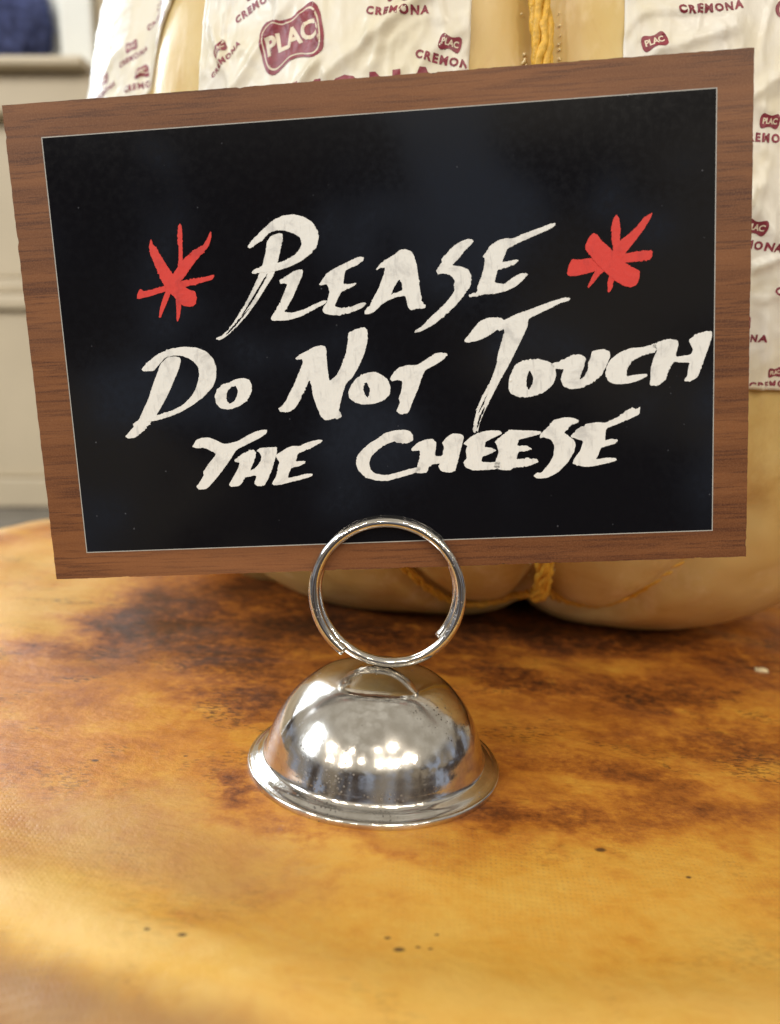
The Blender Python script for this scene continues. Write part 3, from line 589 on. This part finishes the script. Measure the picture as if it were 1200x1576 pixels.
def along(path, lift):
    def g(f):
        x = f*(len(path)-1); i = min(int(x), len(path)-2); k = x-i
        return on_skin(path[i][0]*(1-k)+path[i+1][0]*k, path[i][1]*(1-k)+path[i+1][1]*k, lift(f) if callable(lift) else lift)
    return g
strand_rope('string', lambda f: on_skin(-1.4-3.8*min(1.3, max(0, (f*.61+.226-.24)/.25))+.12*math.sin(f*40), .226+f*.61, .0046), .00112, 5, 9, .0006, seed=1)
strand_rope('string', along(BR[0], lambda f: -.0016+.0060*max(0, 1-f*6)), .00068, 3, 9, .0005, seed=8)
strand_rope('string', along(BR[1], lambda f: -.0018-.003*f+.0060*max(0, 1-f*8)), .00066, 3, 9, .0005, seed=12)
for k, g in enumerate((112, 172, 232)):
    strand_rope('string', lambda f, g=g: on_skin(g, .10+f*.75, .0062), .00115, 3, 18, seed=3+k)
# drops of fat that dried along the front string
r = random.Random(4); bm = bmesh.new()
for i in range(260):
    t = r.uniform(.24, .62); a = -1.4-3.8*min(1.3, max(0, (t-.24)/.25)) + r.choice((-1, 1))*r.gauss(1.5, .10)
    p, nn = on_skin(a, t, .0002)
    mm = Matrix.Translation(p) @ nn.to_track_quat('Z', 'Y').to_matrix().to_4x4() @ Matrix.Diagonal((1, 1, .7, 1))
    bmesh.ops.create_icosphere(bm, subdivisions=1, radius=r.uniform(.00016, .0004), matrix=mm)
dr = from_bm('fat_drops', bm, mat_plain('dried_fat', c4(.85,.68,.36), .2, 300, .1), prov, True); dr['kind'] = 'stuff'

# ---- paper
class Paper:
    """sheet on the cheese skin: left and right edges given as azimuth at heights t"""
    def __init__(s, tl, tr, edgeL, edgeR, seed, creases, amp=1.):
        s.t0, s.t1, s.eL, s.eR, s.seed = tl, tr, edgeL, edgeR, seed
        s.cr = creases; s.amp = amp
        s.nu = int((edgeR(tl)-edgeL(tl))*.137*math.pi/180/.0006); s.nv = int((tr-tl)*.44/.00065)
        s.H = [[s.h(s.ab(i/s.nu, j/s.nv)) for i in range(s.nu+1)] for j in range(s.nv+1)]
    def ab(s, u, v):
        t = s.t0 + (s.t1-s.t0)*v; return s.eL(t) + (s.eR(t)-s.eL(t))*u, t
    def h(s, at):
        a, t = at; x = a*.00239; y = t*.44       # metres along the skin
        P = Vector((x, y, s.seed*.37))
        def rid(q, k): return (1-min(1, abs(noise.noise(q))*k))**2
        q = P + Vector((noise.noise(P*60), noise.noise(P*60+Vector((5,5,5))), 0))*.004
        d = .00034*rid(q*60, 9) + .00022*rid(Vector((q.x*170, q.y*80, 1+s.seed)), 6) + .00014*rid(q*230, 5) + .00015*noise.noise(P*40)
        d *= (.35 + .9*max(0, min(1, .5+1.6*noise.noise(P*32+Vector((9,1,1))))))
        for (a0, t0, a1, t1, wd, hh) in s.cr:
            D, f = seg_d(x, y, a0*.00239, t0*.44, a1*.00239, t1*.44)
            D = max(0, D + .0006*noise.noise(P*300))
            d += hh*math.exp(-(D/wd)**1.4)*(1-.4*f)
        return .00055 + d*s.amp
    def H_at(s, a, t):
        v = (t-s.t0)/(s.t1-s.t0); u = (a-s.eL(t))/(s.eR(t)-s.eL(t))
        if not (0.004 < u < .996 and 0.004 < v < .996): return None
        x, y = u*s.nu, v*s.nv; i, j = int(x), int(y); fx, fy = x-i, y-j; H = s.H
        return (H[j][i]*(1-fx)+H[j][i+1]*fx)*(1-fy) + (H[j+1][i]*(1-fx)+H[j+1][i+1]*fx)*fy
    def build(s, label):
        V = []; F = []
        for j in range(s.nv+1):
            for i in range(s.nu+1):
                a, t = s.ab(i/s.nu, j/s.nv); V.append(S(a, t, s.H[j][i]))
        n = s.nu+1
        for j in range(s.nv):
            for i in range(s.nu): k = j*n+i; F.append((k, k+1, k+n+1, k+n))
        # turned-in rim gives the sheet its thickness
        o = len(V); rim = [i for i in range(n)] + [j*n+n-1 for j in range(1, s.nv+1)] + [s.nv*n+i for i in range(n-2, -1, -1)] + [j*n for j in range(s.nv-1, 0, -1)]
        for k in rim: 
            j, i = divmod(k, n); a, t = s.ab(i/s.nu, j/s.nv); V.append(S(a, t, s.H[j][i]-.00045))
        for q in range(len(rim)):
            q2 = (q+1) % len(rim); F.append((rim[q2], rim[q], o+q, o+q2))
        s.ob = mesh('wrapping_paper', V, F, M['paper'], prov); s.ob['label'] = label
def badge_shape(k=1.):
    q = [(-1,0),(-.985,.30),(-.90,.55),(-.72,.66),(-.50,.62),(-.25,.52),(0,.485),(.25,.52),(.50,.62),(.72,.66),(.90,.55),(.985,.30),(1,0)]
    q = q + [(x, -y) for x, y in q[-2:0:-1]]
    q = smooth_prof(q+[q[0]], 4)[:-1]
    return [(x*k, y*(k if k == 1 else 1-(1-k)*1.6)) for x, y in q]
def text_tris(s, bold=.02, spacing=1.):
    c = bpy.data.curves.new('t', 'FONT'); c.body = s; c.size = 1; c.offset = bold; c.space_character = spacing; c.resolution_u = 3
    c.align_x = 'CENTER'; c.align_y = 'CENTER'
    o = bpy.data.objects.new('t', c); scene.collection.objects.link(o); bpy.context.view_layer.update()
    me = bpy.data.meshes.new_from_object(o.evaluated_get(bpy.context.evaluated_depsgraph_get()))
    bpy.data.objects.remove(o); bm = bmesh.new(); bm.from_mesh(me); bpy.data.meshes.remove(me); return bm
def poly_bm(P):
    bm = bmesh.new(); bm.faces.new([bm.verts.new((x, y, 0)) for x, y in P]); bmesh.ops.triangulate(bm, faces=bm.faces[:]); return bm
def refine(bm, mx):
    for _ in range(7):
        e = [x for x in bm.edges if x.calc_length() > mx]
        if not e: break
        bmesh.ops.subdivide_edges(bm, edges=e, cuts=1); bmesh.ops.triangulate(bm, faces=bm.faces[:])
def put(paper, bm, a0, t0, rot, sc, ox, oy, lift, V, F, squash=1., bend=0.):
    """lay flat print (units) on the paper; sc metres per unit; ox,oy metres"""
    for v in bm.verts: v.co = Vector((v.co.x*sc*squash + ox, v.co.y*sc + oy, 0))
    refine(bm, .0008)
    if bend:
        for v in bm.verts: v.co.y -= bend*v.co.x**2
    e = .004; p0 = S(a0, t0); da = (S(a0+1, t0)-p0).length; dt = (S(a0, t0+.01)-p0).length/.01
    c_, s_ = math.cos(rot), math.sin(rot); o = len(V); ok = []
    for v in bm.verts:
        x, y = v.co.x*c_ - v.co.y*s_, v.co.x*s_ + v.co.y*c_
        a, t = a0 + x/da, t0 + y/dt; h = paper.H_at(a, t); ok.append(h is not None)
        V.append(S(a, t, (h or .0005)+lift))
    bm.verts.index_update()
    for f in bm.faces:
        q = [v.index for v in f.verts]
        if all(ok[i] for i in q): F.append(tuple(i+o for i in q))
    bm.free()
def emblem(paper, a, t, rot=0., w=.0046, word=True, arc=1., badge=True, wl=1., above=None):
    """small trade mark: red badge with PLAC, CREMONA below"""
    V = []; F = []; Vw = []; Fw = []; rot = R_(rot)
    if badge:
        put(paper, poly_bm(badge_shape()), a, t, rot, w/2, 0, 0, .00009, V, F)
        put(paper, text_tris('PLAC', .03, .95), a, t, rot, w*.36, 0, -w*.01, .00014, Vw, Fw, .92)
    if word:
        put(paper, text_tris('CREMONA', .05, 1.3), a, t, rot, .00215*wl, 0, -w*.60-.0007, .00009, V, F, 1., -9.*arc)
    if F:
        me = mesh('printed_emblem', V, F, M['ink'], paper.ob, False)
    if Fw:
        mesh('printed_lettering', Vw, Fw, M['inkw'], paper.ob, False)
def big_badge(paper, a, t, rot, w):
    V = []; F = []; Vw = []; Fw = []; rot = R_(rot)
    put(paper, poly_bm([(x, y*1.12) for x, y in badge_shape()]), a, t, rot, w/2, 0, 0, .00009, V, F)
    put(paper, poly_bm([(x, y*1.12) for x, y in badge_shape(.91)]), a, t, rot, w/2, 0, 0, .00013, Vw, Fw)
    put(paper, poly_bm([(x, y*1.12) for x, y in badge_shape(.87)]), a, t, rot, w/2, 0, 0, .00017, V, F)
    put(paper, text_tris('PLAC', .035, .98), a, t, rot, w*.345, 0, 0, .00021, Vw, Fw, 1.)
    mesh('printed_badge', V, F, M['ink'], paper.ob, False)
    mesh('printed_lettering', Vw, Fw, M['inkw'], paper.ob, False)
def big_word(paper, s, a, t, rot, sc, sp=1.4):
    V = []; F = []; put(paper, text_tris(s, .045, sp), a, t, R_(rot), sc, 0, 0, .00009, V, F); mesh('printed_word', V, F, M['ink'], paper.ob, False)
lin = lambda t, ta, va, tb, vb: va + (vb-va)*(t-ta)/(tb-ta)
wob = lambda t, s: .25*noise.noise(Vector((t*60, s, 0)))
P1 = Paper(.405, .70, lambda t: -37.4 + lin(t, .40, -.6, .6, .6) + wob(t, 1), lambda t: -11. + wob(t, 2), 1,
   [(-14.5,.499,-23,.474,.0011,.0011), (-33.5,.47,-27,.50,.0010,.0008), (-28,.505,-22,.52,.0012,.0009), (-24,.478,-27,.466,.0009,.0009), (-17,.50,-19,.475,.0008,.0005), (-36,.50,-33,.475,.0009,.0007), (-14,.50,-12,.47,.0007,.0005)], 1.5)
P1.build('crumpled waxed paper between left gap and front string, with large PLAC badge')
P2 = Paper(.40, .72, lambda t: -88., lambda t: lin(t, .489, -51.3, .518, -44.2) + wob(t, 4), 5, [(-56,.45,-50,.53,.001,.0008), (-60,.47,-52,.50,.0012,.0008)], 1.2)
P2.build('bright waxed paper at the left edge of the cheese')
P3 = Paper(.3625, .72, lambda t: 1.4 + wob(t, 7), lambda t: 46., 9,
   [(4,.478,10,.486,.0009,.0008), (9,.485,10,.47,.0008,.0006), (11,.462,17,.48,.0013,.0009), (12,.43,17,.405,.0012,.0009), (13,.408,17,.415,.0007,.0009), (15,.36,14.5,.40,.0009,.0007), (12.5,.46,16,.455,.001,.0006)], 1.4)
P3.build('waxed paper right of the front string with small PLAC CREMONA emblems')
# centre sheet
big_badge(P1, -26.6, .4875, 13, .0150)
big_word(P1, 'CREMONA', -24.0, .4655, 2, .0088, 1.3)
emblem(P1, -17.0, .4985, -3); emblem(P1, -12.6, .4815, -12, .0044); emblem(P1, -31.0, .5075, 22, .0048, arc=-.5); emblem(P1, -34.6, .489, 35, .0040, wl=.8)
emblem(P1, -20.5, .532, 8); emblem(P1, -30, .545, -10); emblem(P1, -14, .56, 12); emblem(P1, -34.5, .43, 5); emblem(P1, -15, .445, 0); emblem(P1, -25, .435, -12)
# left sheet
emblem(P2, -52.3, .4985, 8, .0046); emblem(P2, -46.6, .5130, 14, .0046, word=True); emblem(P2, -54.5, .5105, 16, .0040, wl=.9); emblem(P2, -50.5, .5255, 20, .0046)
emblem(P2, -57, .481, 0, .0046); emblem(P2, -60, .50, 10, .0046); emblem(P2, -60, .455, 5, .0046)
# right sheet
emblem(P3, 8.0, .4975, 6, .0046, arc=1.4); emblem(P3, 3.7, .481, 15, .0046, word=False); emblem(P3, 13.3, .4560, 0, .0040, arc=.6)
big_badge(P3, 16.2, .4890, -60, .0125); big_word(P3, 'PLAC', 20.0, .4705, -4, .0105, 1.1)
emblem(P3, 12.7, .4212, -8, .0044, arc=.8); emblem(P3, 17.5, .405, -2, .0046); emblem(P3, 12.4, .3880, -3, .0040, wl=.9); emblem(P3, 16.0, .3695, 8, .0030, wl=.9)
emblem(P3, 17.6, .431, -4); emblem(P3, 22, .45, 10); emblem(P3, 23, .41, -15); emblem(P3, 25, .49, 4); emblem(P3, 29, .44, 12); emblem(P3, 24, .38, 0)
emblem(P3, 5, .44, 5); emblem(P3, 7, .40, -8); emblem(P3, 15, .53, -6); emblem(P3, 30, .52, 3); emblem(P3, 36, .47, 0)
V = []; F = []      # small printed ring mark near the lower right
ringP = [(math.cos(i*math.pi/16), math.sin(i*math.pi/16)) for i in range(32)]
bm = bmesh.new(); o_ = [bm.verts.new((x, y, 0)) for x, y in ringP]; i_ = [bm.verts.new((x*.8, y*.8, 0)) for x, y in ringP]
for q in range(32): bm.faces.new((o_[q], o_[(q+1) % 32], i_[(q+1) % 32], i_[q]))
put(P3, bm, 17.0, .3895, 0, .0023, 0, 0, .00009, V, F); mesh('printed_ring_mark', V, F, M['ink'], P3.ob, False)

# crumbs on the wheel: one pale crumb at the right and a few tiny ones
r = random.Random(11)
def wheel_pt(x, y): return Matrix.Rotation(TILT, 4, 'Y') @ Vector((x, y, wheel_z(math.hypot(x-WC.x, y-WC.y), 0, x, y)))
def crumb(name, x, y, sx, sy, sz, seed, rz=0):
    bm = bmesh.new(); bmesh.ops.create_icosphere(bm, subdivisions=3, radius=1)
    for v in bm.verts:
        k = 1+.4*noise.noise(v.co*1.6+Vector((seed,0,0)))+.15*noise.noise(v.co*5); v.co = Vector((v.co.x*sx*k, v.co.y*sy*k, v.co.z*sz*k))
    o = from_bm(name, bm, M['crumb'], None, True); p = wheel_pt(x, y); o.location = p + Vector((0, 0, sz*.6)); o.rotation_euler = (0, TILT, rz); return o
tag(crumb('cheese_crumb', .0950, .0625, .0019, .0009, .0006, 3, -.25), 'pale cheese crumb lying on the wheel at the far right, below the wrapped cheese', 'crumb')
